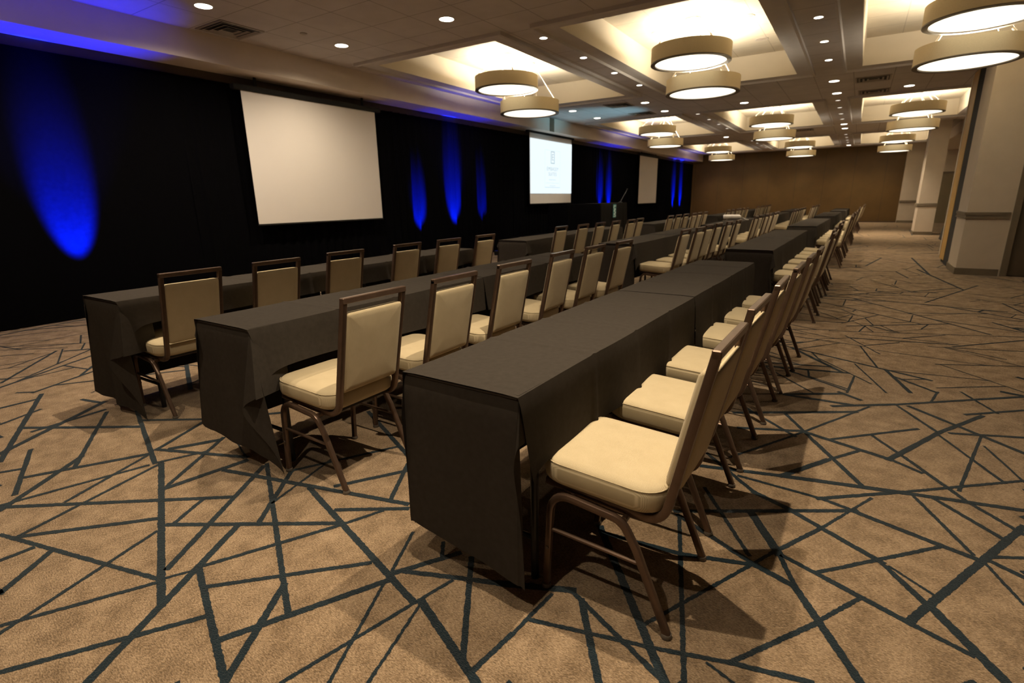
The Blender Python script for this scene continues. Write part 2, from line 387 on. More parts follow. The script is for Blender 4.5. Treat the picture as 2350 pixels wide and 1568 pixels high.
# ------------------------------------------------------------------ ceiling with coffers
ZC = 3.40; ZT = 3.80
CX = [(-6.66,-4.43), (-3.45,-1.215), (-.235,1.995)]
CY = [(6.56,11.42), (15.08,19.88), (23.62,28.4)]
PX0, PX1, PY0, PY1 = -7.95, 4.8, -2.2, 30.6
ce = MB()
xs = sorted([PX0, PX1] + [v for c in CX for v in c]); ys = sorted([PY0, PY1] + [v for c in CY for v in c])
for i in range(len(xs)-1):
    for j in range(len(ys)-1):
        x0, x1, y0, y1 = xs[i], xs[i+1], ys[j], ys[j+1]
        if any(abs(x0-a) < 1e-6 for a, b in CX) and any(abs(y0-a) < 1e-6 for a, b in CY): continue
        ce.add([(x0,y0,ZC),(x0,y1,ZC),(x1,y1,ZC),(x1,y0,ZC)], [(0,1,2,3)], 0)
for (x0, x1) in CX:
    for (y0, y1) in CY:
        ce.add([(x0,y0,ZT),(x0,y1,ZT),(x1,y1,ZT),(x1,y0,ZT)], [(0,1,2,3)], 1)
        z0 = ZC - .02
        vs = [(x0,y0,z0),(x1,y0,z0),(x1,y1,z0),(x0,y1,z0),(x0,y0,ZT),(x1,y0,ZT),(x1,y1,ZT),(x0,y1,ZT)]
        ce.add(vs, [(0,1,5,4),(1,2,6,5),(2,3,7,6),(3,0,4,7)], 2)
        # plaster border, a shallow step below the tiles
        B = .27
        o0 = [(x0-B,y0-B),(x1+B,y0-B),(x1+B,y1+B),(x0-B,y1+B)]
        q = [[(x, y, ZC+.001) for x, y in o0], [(x, y, ZC-.045) for x, y in o0],
             [(x + (.03 if x < (x0+x1)/2 else -.03), y + (.03 if y < (y0+y1)/2 else -.03), ZC-.055) for x, y in o0],
             [(x + (.045 if x < (x0+x1)/2 else -.045), y + (.045 if y < (y0+y1)/2 else -.045), ZC-.022) for x, y in o0],
             [(x0,y0,z0),(x1,y0,z0),(x1,y1,z0),(x0,y1,z0)]]
        ce.loft(q, 3)
struct(ce.build('ceiling', [M['tile'], M['coffertile'], M['coffer'], M['border']]))

# ------------------------------------------------------------------ walls, soffit, trim
def sbox(name, *b, m, mat2=None):
    o = MB(); o.box(*b); return struct(o.build(name, m))
sbox('wall_left', -8.05, -7.95, -2.2, 30.6, 0, 3.4, m=M['header'])
sbox('wall_back', -7.95, 4.8, -2.3, -2.2, 0, 3.4, m=M['wallbeige'])
sbox('wall_right', 4.7, 4.8, -2.2, 30.6, 0, 3.4, m=M['wallbeige'])
so = MB(); so.box(-7.95, -7.24, -2.2, 30.5, 3.066, 3.40)
struct(so.build('trim_1', M['soffit']))                       # dropped soffit along the drapes
t2 = MB(); t2.box(-7.242, -7.228, 13.26, 13.50, 3.06, 3.40)
struct(t2.build('trim_2', M['trimbrown']))                    # upright strip on the soffit face
wf = MB()
wf.box(-7.95, 1.55, 30.22, 30.5, 0, 3.4, 0)
x = -7.6
while x < 1.5:
    wf.box(x-.006, x+.006, 30.214, 30.23, .04, 3.38, 1); x += 1.21
wf.box(-7.95, 1.55, 30.19, 30.23, 0, .05, 1)
struct(wf.build('wall_far', [M['airwall'], M['seam']]))
ws = MB(); ws.box(1.55, 4.7, 29.9, 30.5, 0, 3.4)
struct(ws.build('wall_alcove', M['wallbeige']))
tr = MB(); tr.bevel_box(1.54, 2.75, 29.86, 29.9, .87, .975, .012); tr.bevel_box(3.95, 4.7, 29.86, 29.9, .87, .975, .012)
struct(tr.build('trim_3', M['trimbrown']))
bb = MB(); bb.box(1.545, 2.78, 29.88, 29.9, 0, .1); bb.box(3.92, 4.7, 29.88, 29.9, 0, .1)
struct(bb.build('baseboard_far', M['trimbrown']))
d = MB(); d.box(2.85, 3.85, 29.86, 29.9, 0, 2.07); 
dw = struct(d.build('door_1', M['door_olive']))
df = MB()
df.box(2.77, 2.85, 29.845, 29.9, 0, 2.15); df.box(3.85, 3.93, 29.845, 29.9, 0, 2.15); df.box(2.85, 3.85, 29.845, 29.9, 2.07, 2.15)
df.build('door_frame', M['trimbrown'], dw)
# far column
fc = MB(); fc.box(1.60, 2.07, 21.3, 22.2, 0, 3.4); struct(fc.build('wall_column', M['wallbeige']))
tc = MB(); tc.bevel_box(1.575, 2.09, 21.275, 22.2, .87, .975, .012); struct(tc.build('trim_4', M['trimbrown']))
bc = MB(); bc.box(1.588, 2.082, 21.288, 22.2, 0, .1); struct(bc.build('baseboard_column', M['trimbrown']))
# near wall return with door
nw = MB(); nw.box(1.475, 2.03, 11.12, 12.05, 0, 3.4); nw.box(3.16, 4.7, 11.12, 12.05, 0, 3.4); nw.box(2.03, 3.16, 11.12, 12.05, 2.2, 3.4)
struct(nw.build('wall_pier', M['wallbeige']))
tn = MB()
ring = [(1.45, 12.05), (1.45, 11.095), (2.0, 11.095)]
for z0, z1, dd in ((.885, .912, .004), (.912, .945, -.004), (.945, .985, .006)):
    tn.box(1.475-.016-dd, 1.475, 11.12-.016-dd, 12.05, z0, z1); tn.box(1.475, 2.0, 11.12-.016-dd, 11.12, z0, z1)
struct(tn.build('trim_5', M['trimbrown']))
bn = MB(); bn.box(1.46, 1.475, 11.105, 12.05, 0, .105); bn.box(1.475, 2.0, 11.105, 11.12, 0, .105)
struct(bn.build('baseboard_pier', M['trimbrown']))
d2 = MB(); d2.box(2.10, 3.09, 11.15, 11.2, .01, 2.13)
dw2 = struct(d2.build('door_2', M['door']))
f2 = MB(); f2.box(2.02, 2.10, 11.095, 11.22, 0, 2.21); f2.box(3.09, 3.17, 11.095, 11.22, 0, 2.21); f2.box(2.10, 3.09, 11.095, 11.22, 2.13, 2.21)
f2.build('door_frame', M['trimbrown'], dw2)
hb = MB(); hb.tube((2.17, 11.15, 1.0), (2.17, 11.10, 1.0), .012, 10)
hb.lathe([(.0, 0), (.022, .004), (.028, .016), (.022, .03), (0, .034)], (0,0,0), 16)
for k in range(len(hb.v)-80, len(hb.v)):
    a = hb.v[k]; hb.v[k] = (2.17 + a[0], 11.105 - a[2], 1.0 + a[1])
hb.build('door_knob', M['nickel'], dw2)
# pocket gap as a solid block, its darkness painted black; parked partition leaf
pk = MB(); pk.box(1.486, 2.6, 12.05, 12.72, 0, 3.4); struct(pk.build('wall_pocket_shade', M['black']))
pp = empty('partition_leaf', (1.48, 13.0, 0))
tag(pp, 'tan edged movable partition leaf parked beyond the black pocket by the cream pier', 'partition')
p1 = MB(); p1.box(0.0, 1.2, -.28, .28, .06, 3.36); p1.build('leaf_core', M['tanedge'], pp)
p2 = MB(); p2.bevel_box(-.012, 1.2, .28, .36, .10, 3.30, .006); p2.build('face_panel', M['wallbeige'], pp)
p4 = MB(); p4.box(-.02, 1.2, .36, .40, .88, .975); p4.build('chair_rail', M['trimbrown'], pp)
p3 = MB(); p3.box(.02, 1.1, -.2, .2, 0, .06); p3.build('floor_seal', M['black'], pp)
# lintel over the side bay
hd = MB(); hd.box(2.35, 4.7, 13.5, 29.9, 3.05, 3.4); struct(hd.build('trim_6', M['soffit']))

# ------------------------------------------------------------------ chairs
TUBE = prof_rect(.023, .025, .007, 2); RAIL = prof_rect(.025, .027, .005, 2)
def up_x(z): return .180 + (z - .42) * .206        # back slope
def build_chair():
    root = empty('banquet_chair')
    # cushion
    c = MB(); rings = []
    def ring(ins, z):
        return [(px, py, z + (-.245 - px)*.055) for px, py, _ in round_rect(-.248+ins, .172-ins, -.215+ins, .215-ins, max(.085-ins*.5, .012), 6)]
    for ins, z in ((.014, .408), (.003, .418), (0, .434), (0, .466), (.004, .480), (.014, .490), (.035, .4955), (.08, .499), (.14, .5005), (.195, .501)):
        rings.append(ring(ins, z))
    c.loft(rings, 0, True, True); seat = c.build('seat', M['seat'], root, auto=False)
    w = MB()
    pts = [(px, py, .4825 + (-.245-px)*.055) for px, py, _ in round_rect(-.248+.004, .172-.004, -.211, .211, .082, 6)]
    n = 5; rr = []
    for i in range(len(pts) + 1):
        p = Vector(pts[i % len(pts)]); a = Vector(pts[(i-1) % len(pts)]); b = Vector(pts[(i+1) % len(pts)])
        t = (b-a).normalized(); s = t.cross(Vector((0,0,1))).normalized(); u = Vector((0,0,1))
        rr.append([p + (s*math.cos(2*PI*k/n) + u*math.sin(2*PI*k/n))*.0018 for k in range(n)])
    w.loft(rr, 0, False, True); w.build('piping', M['seat'], seat, auto=False)
    u = MB(); u.box(-.225, .15, -.175, .175, .392, .407)
    for k in range(len(u.v)):
        vx, vy, vz = u.v[k]; u.v[k] = (vx, vy, vz + (-.245-vx)*.055)
    u.build('seat_pan', M['under'], root)
    # back pad
    b = MB(); rings = []
    def bring(ins, dpt):
        out = []
        for (py, pz, _) in round_rect(-.163+ins, .163-ins, .474+ins, .846-ins, max(.014-ins*.3, .005), 3):
            out.append((up_x(pz) + dpt, py, pz))
        return out
    for ins, dp in ((.10, -.0385), (.05, -.038), (.02, -.035), (.006, -.029), (0, -.021), (0, -.004), (.0055, -.0015), (.0055, .0005), (0, .003), (0, .012), (.003, .0165), (.010, .0195), (.03, .022), (.10, .024)):
        rings.append(bring(ins, dp))
    b.loft(rings, 0, True, True); b.build('backrest', M['seat'], root, auto=False)
    # back frame: two uprights running under the seat, top rail
    fr = MB()
    for s in (-1, 1):
        y = s*.1750
        path = fillet([(up_x(.905), y, .905), (up_x(.37), y, .362), (.02, y, .369), (-.225, y, .392)], [.075, .3], 8)
        fr.sweep(path, RAIL, (0, 1, 0))
    fr.bevel_box(up_x(.905)-.013, up_x(.905)+.013, -.1875, .1875, .890, .916, .003)
    fr.build('back_frame', M['bronze'], root)
    # legs
    for s in (-1, 1):
        y = s*.2125
        full = fillet([(-.208, y, .012), (-.188, y, .378), (.055, y, .352), (.103, y, .27), (.212, y, .012)], [.075, .07, .09], 7)
        cut = min(range(len(full)), key=lambda k: abs(full[k].x + .03) + (0 if full[k].z > .3 else 9))
        # split in the straight top run
        mid = Vector((-.03, y, .378 - (.158/.243)*.026))
        a = [p for p in full if p.x < -.03 and p.z < .40 and not (p.x < -.03 and p.x > .2)]
        f_part = [p for p in full if p.x <= -.03] + [mid]
        r_part = [mid] + [p for p in full if p.x > -.03]
        for nm, part in (('front', f_part), ('rear', r_part)):
            l = MB(); l.sweep(part, TUBE, (0, 1, 0)); lo = l.build('leg', M['bronze'], root)
            ft = part[0] if nm == 'front' else part[-1]
            g = MB(); g.lathe([(.0165, 0), (.018, .003), (.0165, .012), (.015, .015)], (ft.x, ft.y, 0), 12, 0, True, True)
            g.build('foot_glide', M['glide'], lo)
        st = MB(); st.sweep([(-.196, y, .235), (.122, y, .222)], prof_rect(.013, .014, .004, 1), (0, 1, 0)); st.build('stretcher', M['bronze'], root)
        bt = MB(); bt.tube((-.199, y-.014, .165), (-.199, y+.014, .165), .006, 8); bt.build('stacking_bumper', M['glide'], root)
    cb = MB()
    for xx, zz in ((-.12, .372), (.06, .353)):
        cb.sweep([(xx, -.21, zz), (xx, .21, zz)], prof_rect(.018, .018, .004, 1), (1, 0, 0))
    cb.build('cross_bar', M['bronze'], root)
    return root
ORD = ['first', 'second', 'third', 'fourth', 'fifth', 'sixth']
RUN = ['first', 'second', 'third', 'fourth', 'last']
ROWN = ['aisle row', 'middle row', 'drape row']

chair0 = build_chair(); used = [False]
chair_far = None
def place_chair(x, y, rz, label, group, far=False):
    global chair_far
    if far:
        if chair_far is None:
            chair_far = copy_tree(chair0, None, True)
            for c in list(bpy.data.objects):          # small in the picture: no glides or bumpers
                if c.parent is chair_far and c.name.startswith(('stacking_bumper',)): bpy.data.objects.remove(c)
                elif c.parent is not None and c.parent.parent is chair_far: bpy.data.objects.remove(c)
            o = chair_far
        else: o = copy_tree(chair_far)
    elif not used[0]:
        o = chair0; used[0] = True
    else: o = copy_tree(chair0)
    o.location = (x, y, 0); o.rotation_euler = (0, 0, rz); tag(o, label, 'chair', group)
    return o

# ------------------------------------------------------------------ tables and cloths
TZ = .745; TW = .457; TL = 1.83
def build_table():
    root = empty('folding_table')
    t = MB(); t.bevel_box(-TW/2+.004, TW/2-.004, .004, TL-.004, TZ-.022, TZ, .005); t.build('tabletop', M['table_black'], root)
    ap = MB()
    for s in (-1, 1): ap.box(s*.19-.008, s*.19+.008, .12, TL-.12, TZ-.06, TZ-.023)
    ap.build('apron_rail', M['steel_black'], root)
    for yy in (.16, TL-.16):
        for s in (-1, 1):
            l = MB(); l.tube((s*.185, yy, .0), (s*.185, yy, TZ-.03), .0145, 10); l.build('leg', M['steel_black'], root)
        for zz in (.16, .62):
            b = MB(); b.tube((-.185, yy, zz), (.185, yy, zz), .010, 8); b.build('leg_brace', M['steel_black'], root)
    return root
table0 = build_table(); tused = [False]

def cloth_mesh(L, drop_a, drop_b, seed, end_drop=0.0, slant=.05, lean=.035, creases=(), fine=False):
    """runner cloth: local y 0..L, x across; drops on both long sides (drop_a near, drop_b far end)"""
    rnd = random.Random(seed); m = MB()
    hw = TW/2 + .004; ztop = TZ + .005
    ny = int(L/(.011 if fine else .04)); nd = 9; nt = 8
    ph = [rnd.uniform(0, 6.28) for _ in range(6)]
    rows = []
    for i in range(ny + 1):
        y = L*i/ny - (.007 if i == 0 and slant > .04 else 0); u = i/ny
        row = []
        for s in (-1, 1):
            side = []
            drop = .615 + .008*math.sin(2.3*y + ph[4]) if s < 0 else drop_a + (drop_b-drop_a)*u + .008*math.sin(3.1*y + ph[0] + s) + (.045*math.exp(-y/.07) if slant > .04 else 0)
            for k in range(nd):
                t = 1 - k/nd if s < 0 else (k+1)/nd
                wav = (.006*math.sin(5.5*y + ph[1]*s) + .005*math.sin(11*y + ph[2]*s))*t
                cr = 0.0
                for c in creases:
                    cr += .016*t*math.exp(-((y-c)/.014)**2)
                ease = 1 - math.exp(-t*9)
                xx = s*(hw + .010*ease + lean*t*t*.9 + wav + cr)
                # near edge swings out a little from the corner
                yy = y + (slant*t*(1-u)**14 if slant and s > 0 else .03*t*(1-u)**14)
                side.append((xx, yy, ztop - .006*ease - drop*t))
            if s < 0: row += side
            else: right = side
        for k in range(nt + 1):
            xx = -hw + 2*hw*k/nt
            z = ztop + .0012*math.sin(7*y + ph[3] + 3*xx)
            if k in (0, nt): z -= .003
            for c in creases: z += .0045*math.exp(-((y-c)/.013)**2) + .0025*math.exp(-((y-c-.06)/.02)**2)*math.sin(9*xx+c)
            row.append((xx, y, z))
        row += right
        rows.append(row)
    m.loft(rows, 0, False, True, closed=False)
    if end_drop:
        last = rows[-1][nd:nd+nt+1]; rr = [last]
        for k in range(1, 9):
            t = k/8
            rr.append([(p[0]*(1+.01*t), p[1] + .012 + .02*t + .006*math.sin(25*p[0])*t, p[2] - .004 - end_drop*t) for p in last])
        m.loft(rr, 0, False, True, closed=False)
    return m

def end_cloth_mesh(seed, s_left, s_right, drop, flare, swing, fold=.0, skew=.0, widen=.02):
    """under cloth that falls to the floor over the end of the table; the corner fabric hangs in a fold.
    swing: sideways lean of the corner fabric at the table side, at mid corner, at the cloth corner"""
    rnd = random.Random(seed); m = MB(); p1, p2 = rnd.uniform(0, 6), rnd.uniform(0, 6)
    hw = TW/2 - .002; z0 = TZ + .0025; nv = 26
    def panel(x, d, t):
        e = 1 - math.exp(-d*45)
        wv = fold*(math.sin(17*x + p1) + .5*math.sin(31*x + p2))*t
        return (x*(1 + widen*t), .008 - .014*e - flare*t*t + wv, max(.006 + .004*math.sin(40*x), z0 - .012*e - d*(1 + skew*(x/hw))))
    xs_ = [-hw + 2*hw*k/22 for k in range(23)]
    rings = [[(x, .008 + .22*(1-k/4), z0) for x in xs_] for k in range(4)]
    rings += [[panel(x, drop*k/nv, k/nv) for x in xs_] for k in range(nv+1)]
    m.loft(rings, 0, False, True, closed=False)
    def curve(keys, a):
        for (a0, v0), (a1, v1) in zip(keys, keys[1:]):
            if a <= a1:
                t = (a-a0)/(a1-a0); t = t*t*(3-2*t); return v0 + (v1-v0)*t
        return keys[-1][1]
    for s, S in ((-1, s_left), (1, s_right)):
        if S <= 0: continue
        na, nr = 36, 22; rr = []
        ac = math.degrees(math.atan2(drop, S))           # the cloth's own corner
        kx = [(0, swing[0]), (ac*.55, swing[1]), (ac, swing[2]), (90, .0)]
        ky = [(0, -.20), (ac*.55, -.16), (ac, .0), (90, .0)]
        for a in range(na+1):
            th = (PI/2)*(1 - a/na); deg = math.degrees(th)
            R = min(drop/max(math.sin(th), 1e-3), S/max(math.cos(th), 1e-3))
            ax, ay = curve(kx, deg), curve(ky, deg)
            col = []
            for k in range(nr+1):
                r = R*k/nr; t = r/drop; e = 1 - math.exp(-r*45)
                if a == 0: col.append(panel(s*hw, r, min(1, t))); continue
                xx = s*(hw*(1 + widen*min(1, t)*math.sin(th)**2) + ax*r + .006*e)
                yy = .008 - .014*e*math.sin(th) - flare*min(1, t)**2*math.sin(th)**2 + ay*r
                z = z0 - .012*e - r*math.sqrt(max(.4, 1 - ax*ax - ay*ay))*(1 + skew*s*math.sin(th))
                if z < .008:
                    xx += s*(.008 - z)*.30; yy -= (.008 - z)*.15; z = .008 + .006*abs(math.sin(30*r + a))
                col.append((xx, yy, z))
            rr.append(col)
        m.loft(rr, 0, False, True, closed=False)
        strip = []
        for k in range(6):
            f = 1 - k/5
            strip.append([(s*(hw + .006*(1-math.exp(-S*q*45)) + swing[0]*S*q*f), .008 + .16*k/5 - .20*S*q*f, z0 - .012*(1-math.exp(-S*q*45)) - S*q*math.sqrt(1-(swing[0]*f)**2)) for q in [j/10 for j in range(11)]])
        m.loft(strip, 0, False, True, closed=False)
    return m

# per row and run: near centre x, y, sideways drift per metre
BL = [[(-.990,1.21,.0215), (-.911,6.06,.0138), (-.81,11.0,.02), (-.70,16.1,.015), (-.55,21.4,.015)],
      [(-2.510,1.305,.003), (-2.485,6.28,.012), (-2.38,11.1,.012), (-2.16,16.1,.015), (-2.06,21.4,.015)],
      [(-3.920,1.325,-.015), (-4.02,6.27,-.006), (-3.82,11.2,.015), (-3.60,16.2,.01), (-3.58,21.6,.01)]]
RAILS = {(0,0): [(-.253,1.360),(-.261,1.952),(-.249,2.541),(-.230,3.200),(-.209,3.793),(-.186,4.360)],
         (1,0): [(-1.757,1.403),(-1.773,2.0),(-1.796,2.645),(-1.831,3.367),(-1.818,3.953),(-1.781,4.533)],
         (2,0): [(-3.400,1.440),(-3.42,2.039),(-3.505,2.730),(-3.558,3.507),(-3.568,4.15),(-3.584,4.827)],
         (1,1): [(-1.72,6.433),(-1.678,6.98),(-1.707,7.604),(-1.697,8.174),(-1.661,8.763),(-1.621,9.30)],
         (2,1): [(-3.59,6.75),(-3.535,7.38),(-3.527,8.02),(-3.504,8.65),(-3.43,9.20),(-3.477,9.80)]}
REACH = [.735, .735, .46]
jr = random.Random(11)
for r in range(3):
    for b in range(5):
        x0, y0, dr = BL[r][b]; rz = -math.atan(dr)
        cs, sn = math.cos(rz), math.sin(rz)
        for k in range(2):
            yy = k*TL + .0
            px, py = x0 - sn*yy, y0 + cs*yy
            which = 'near' if k == 0 else 'far'
            if not tused[0]: t = table0; tused[0] = True
            else: t = copy_tree(table0)
            t.location = (px, py, 0); t.rotation_euler = (0, 0, rz)
            tag(t, f'black folding table at the {which} end of the {RUN[b]} run, {ROWN[r]}', 'table', 'folding tables under the black cloths')
            da = [(.235,.35), (.205,.24), (.15,.17)][r] if b == 0 else (.27 + .02*jr.random(), .29)
            if k == 1: da = (da[1], da[1]-.02)
            cr = [[.50,.92,1.38], [.42,.95,1.45]][k] if b == 0 else [.6, 1.2]
            L = TL + (.0 if k == 0 else .004)
            m = cloth_mesh(L, da[0], da[1], 100+r*20+b*2+k, end_drop=(0 if k == 0 else .5), slant=(.055 if k == 0 else .03),
                           lean=(.012 if k == 0 else .014), creases=cr, fine=(b == 0))
            c = m.build('tablecloth', M['cloth'])
            zz = 0.0 if k == 0 else .0018
            c.location = (px, py, zz); c.rotation_euler = (0, 0, rz)
            tag(c, f'black tablecloth over the {which} table of the {RUN[b]} run, {ROWN[r]}', 'tablecloth', 'black cloths along the table rows')
        if b == 0:
            e = [end_cloth_mesh(1, .10, .14, .60, .0, (.07, .0, .03), .003, .06, -.01),
                 end_cloth_mesh(2, .08, .31, .62, .0, (.22, -.12, .19), .005, .03, .0),
                 end_cloth_mesh(5, .06, .32, .68, .015, (.24, -.30, .16), .013, .02, .03)][r]
        else:
            e = end_cloth_mesh(10+r*5+b, .08, .16, .70, .02, (.25, -.05, .05), .006)
        eo = e.build('end_cloth', M['cloth']); eo.location = (x0, y0, 0); eo.rotation_euler = (0, 0, rz)
        tag(eo, f'black cloth falling to the carpet at the near end of the {RUN[b]} run, {ROWN[r]}', 'tablecloth', 'black cloths along the table rows')
        pts = RAILS.get((r, b))
        for i in range(6):
            if pts:
                cx, cy = pts[i][0] - .283, pts[i][1] + .2
            else:
                yy = .34 + .605*i + jr.uniform(-.03, .03)
                cx, cy = x0 + dr*yy + REACH[r] - .283 + jr.uniform(-.025, .025), y0 + yy
            a = rz + jr.uniform(-.02, .02)
            if (r, b, i) == (0, 0, 0): a = -.01
            place_chair(cx, cy, a, f'beige banquet chair, {ORD[i]} along the {RUN[b]} table run of the {ROWN[r]}', 'beige banquet chairs along the table rows', far=(b >= 2))

# ------------------------------------------------------------------ black drapes on the long wall
XD = -7.72
def drape(y0, y1, amp, lam, seed, label):
    rnd = random.Random(seed); m = MB(); step = .018 if amp > .015 else .04
    n = int((y1-y0)/step); ph = [rnd.uniform(0, 6.28) for _ in range(5)]
    zs = [0.012, .25, .6, 1.0, 1.5, 2.0, 2.5, 2.8, 2.955]
    rows = []
    for z in zs:
        u = z/2.955; row = []
        for i in range(n+1):
            y = y0 + (y1-y0)*i/n
            w = 6.283*(y/lam) + .9*math.sin(y*1.7+ph[0]) + .5*math.sin(y*4.3+ph[1])
            a = amp*(.65 + .35*math.sin(y*2.3+ph[2]))*(1 - .45*u)
            x = XD + a*(math.sin(w) + .25*math.sin(2*w+ph[3])) + .006*math.sin(z*2.2 + y*3 + ph[4])
            x += .012*(1-u)
            row.append((x, y, z))
        rows.append(row)
    m.loft(rows, 0, False, True, closed=False)
    o = m.build('black_drape', M['drape'])
    return tag(o, label, 'curtain', 'black drapes along the wall')
drape(-2.1, 3.95, .010, .55, 1, 'smooth black drape with the one wide blue glow, ahead of the first projection screen')
drape(3.93, 7.75, .022, .17, 2, 'pleated black drape behind the large blank projection screen')
drape(7.73, 12.15, .034, .20, 3, 'pleated black drape with three blue streaks between blank screen and lit screen')
drape(12.13, 16.2, .030, .17, 4, 'pleated black drape behind the lit projection screen')
drape(16.18, 20.6, .034, .20, 5, 'pleated black drape with two blue streaks above the raised head tables')
drape(20.58, 24.4, .030, .18, 6, 'pleated black drape behind the small far blank screen')
drape(24.38, 30.15, .034, .21, 7, 'pleated black drape with blue streaks meeting the brown end wall')
hdr = MB(); hdr.box(-7.80, -7.745, -2.1, 30.15, 2.935, 3.066); struct(hdr.build('trim_7', M['header']))

# ------------------------------------------------------------------ projection screens
def text_mesh(s, size):
    cu = bpy.data.curves.new('lettering', 'FONT'); cu.body = s; cu.size = size; cu.align_x = 'CENTER'; cu.align_y = 'CENTER'
    cu.space_character = 1.25; cu.extrude = .0008
    ob = bpy.data.objects.new('lettering', cu); COL.objects.link(ob)
    me = bpy.data.meshes.new_from_object(ob.evaluated_get(bpy.context.evaluated_depsgraph_get()))
    bpy.data.objects.remove(ob); bpy.data.curves.remove(cu)
    return me
def lettering(s, size, x, y, z, mat, parent, loc0):
    me = text_mesh(s, size); me.materials.clear(); me.materials.append(mat)
    o = bpy.data.objects.new('lettering', me); COL.objects.link(o); o.parent = parent
    o.matrix_local = Matrix(((0,0,1,x-loc0[0]),(1,0,0,y-loc0[1]),(0,1,0,z-loc0[2]),(0,0,0,1)))
    return o
def screen(y0, y1, z0, z1, label):
    xs_ = -7.56; r = empty('projection_screen', (xs_, (y0+y1)/2, z0)); tag(r, label, 'screen', 'projection screens on the drape wall')
    hw = (y1-y0)/2; hh = z1-z0
    f = MB()
    rows = []
    for k in range(9):
        z = hh*k/8; rows.append([(.006*math.sin(PI*j/12)*math.sin(PI*k/8), -hw + 2*hw*j/12, z) for j in range(13)])
    f.loft(rows, 0, False, True, closed=False)
    f.add([(-.004, -hw, 0), (-.004, hw, 0), (-.004, hw, hh), (-.004, -hw, hh)], [(3,2,1,0)], 0)
    fo = f.build('screen_fabric', M['screen'], r)
    c = MB(); c.bevel_box(-.06, .035, -hw-.12, hw+.12, hh, hh+.075, .012); c.build('roller_case', M['black'], r)
    for s in (-1, 1):
        k = MB(); k.box(-.03, -.015, s*hw*.8-.02, s*hw*.8+.02, hh+.07, 3.066-z0); k.build('hanging_strap', M['black'], r)
    b = MB(); b.bevel_box(-.012, .010, -hw-.01, hw+.01, -.022, .002, .004); b.build('weight_bar', M['black'], r)
    return r, fo
s1, _ = screen(4.745, 7.265, 1.005, 2.862, 'large blank projection screen, biggest of the three on the black drapes')
s2, f2_ = screen(12.74, 15.22, 1.185, 3.015, 'lit projection screen showing a pale slide with a logo')
s3, _ = screen(21.35, 23.62, 1.062, 2.915, 'small far blank projection screen next to the brown end wall')
loc = s2.location
def slide_rect(y0, y1, z0, z1, x, mat, name, parent):
    m = MB(); m.box(x-loc.x-.001, x-loc.x, y0-loc.y, y1-loc.y, z0-loc.z, z1-loc.z)
    return m.build(name, mat, parent)
sl = slide_rect(12.745, 15.215, 1.455, 2.88, -7.546, M['slide'], 'projected_slide', s2)
lg = MB()
def lr(y0, y1, z0, z1): lg.box(-7.5445-loc.x-.0004, -7.5445-loc.x, y0-loc.y, y1-loc.y, z0-loc.z, z1-loc.z)
yc = 14.0
for (a, b_, c_, d_) in ((13.54,14.46,2.628,2.634),(13.54,14.46,1.615,1.632),(13.54,13.546,1.615,2.634),(14.454,14.46,1.615,2.634),(13.6,14.4,1.742,1.75)): lr(a, b_, c_, d_)
lg.build('frame_lines', M['slidefaint'], sl)
lg = MB()
for (a, b_, c_, d_) in ((13.89,14.12,2.585,2.612),(13.89,14.12,2.275,2.302),(13.89,13.925,2.302,2.585),(14.085,14.12,2.302,2.585)): lr(a, b_, c_, d_)
lg.build('emblem_box', M['slidegrey'], sl)
lettering('E', .25, -7.5445, yc+.005, 2.443, M['slidegrey'], sl, loc)
lettering('EMBASSY', .145, -7.5445, yc, 2.125, M['slidegrey'], sl, loc)
lettering('SUITES', .135, -7.5445, yc, 1.985, M['slidegrey'], sl, loc)
lg = MB()
for k in range(7): lr(13.80+.06*k, 13.83+.06*k, 1.82, 1.85)          # an unreadable line
for k in range(6): lr(13.83+.06*k, 13.865+.06*k, 1.655, 1.68)
lg.build('small_print', M['slidefaint'], sl)

# ------------------------------------------------------------------ raised head tables with sign and microphone
st = MB(); st.bevel_box(-7.2, -5.35, 10.9, 14.75, 0, .40, .01); rs = st.build('stage_riser', M['drape'])
tag(rs, 'low black skirted stage riser under the head tables by the drapes', 'stage')
M['skirt'] = M['drape']
def head_table(y0, label, grp, mat):
    r = empty('head_table', (-5.78, y0, .40)); tag(r, label, 'table', grp)
    t = MB(); t.bevel_box(-.24, .24, .01, 1.82, .735, .757, .005); t.build('tabletop', M['table_black'], r)
    for yy in (.15, 1.68):
        for s in (-1, 1):
            l = MB(); l.tube((s*.19, yy, 0), (s*.19, yy, .736), .015, 8); l.build('leg', M['steel_black'], r)
    c = MB()
    out = [(p[0], p[1]) for p in round_rect(-.25, .25, .0, 1.83, .03, 6)]
    pts = []
    for i in range(len(out)):
        a, b = Vector(out[i]), Vector(out[(i+1) % len(out)]); n = max(1, int((b-a).length/.04))
        for k in range(n): pts.append(a + (b-a)*k/n)
    ctr = Vector((0, .915)); rings = []
    for z, k in ((.766, -.03), (.768, 0), (.76, .004), (.55, .012), (.3, .02), (.02, .03)):
        ring = []
        for i, p in enumerate(pts):
            nrm = Vector((p.x/.25, (p.y-.915)/.915)); nrm = Vector((1 if abs(nrm.x) > .98 else 0)*0 + 0 for _ in range(2)) if False else Vector((math.copysign(1, p.x) if abs(p.x) > .24 else 0, math.copysign(1, p.y-.915) if abs(p.y-.915) > .9 else 0))
            wv = .012*math.sin(i*.9)*max(0, (.76-z)) if k > 0 else 0
            ring.append((p.x + nrm.x*(k+wv), p.y + nrm.y*(k+wv), z))
        rings.append(ring)
    c.loft(list(reversed(rings)), 0, False, True)
    top = rings[0]; c.add(top, [tuple(range(len(top)))], 0)
    c.build('skirted_cover', mat, r)
    return r
M['skirt2'] = plain('charcoal_skirt', (.008, .007, .006), .9, 0, .1, 20, 0, .05)
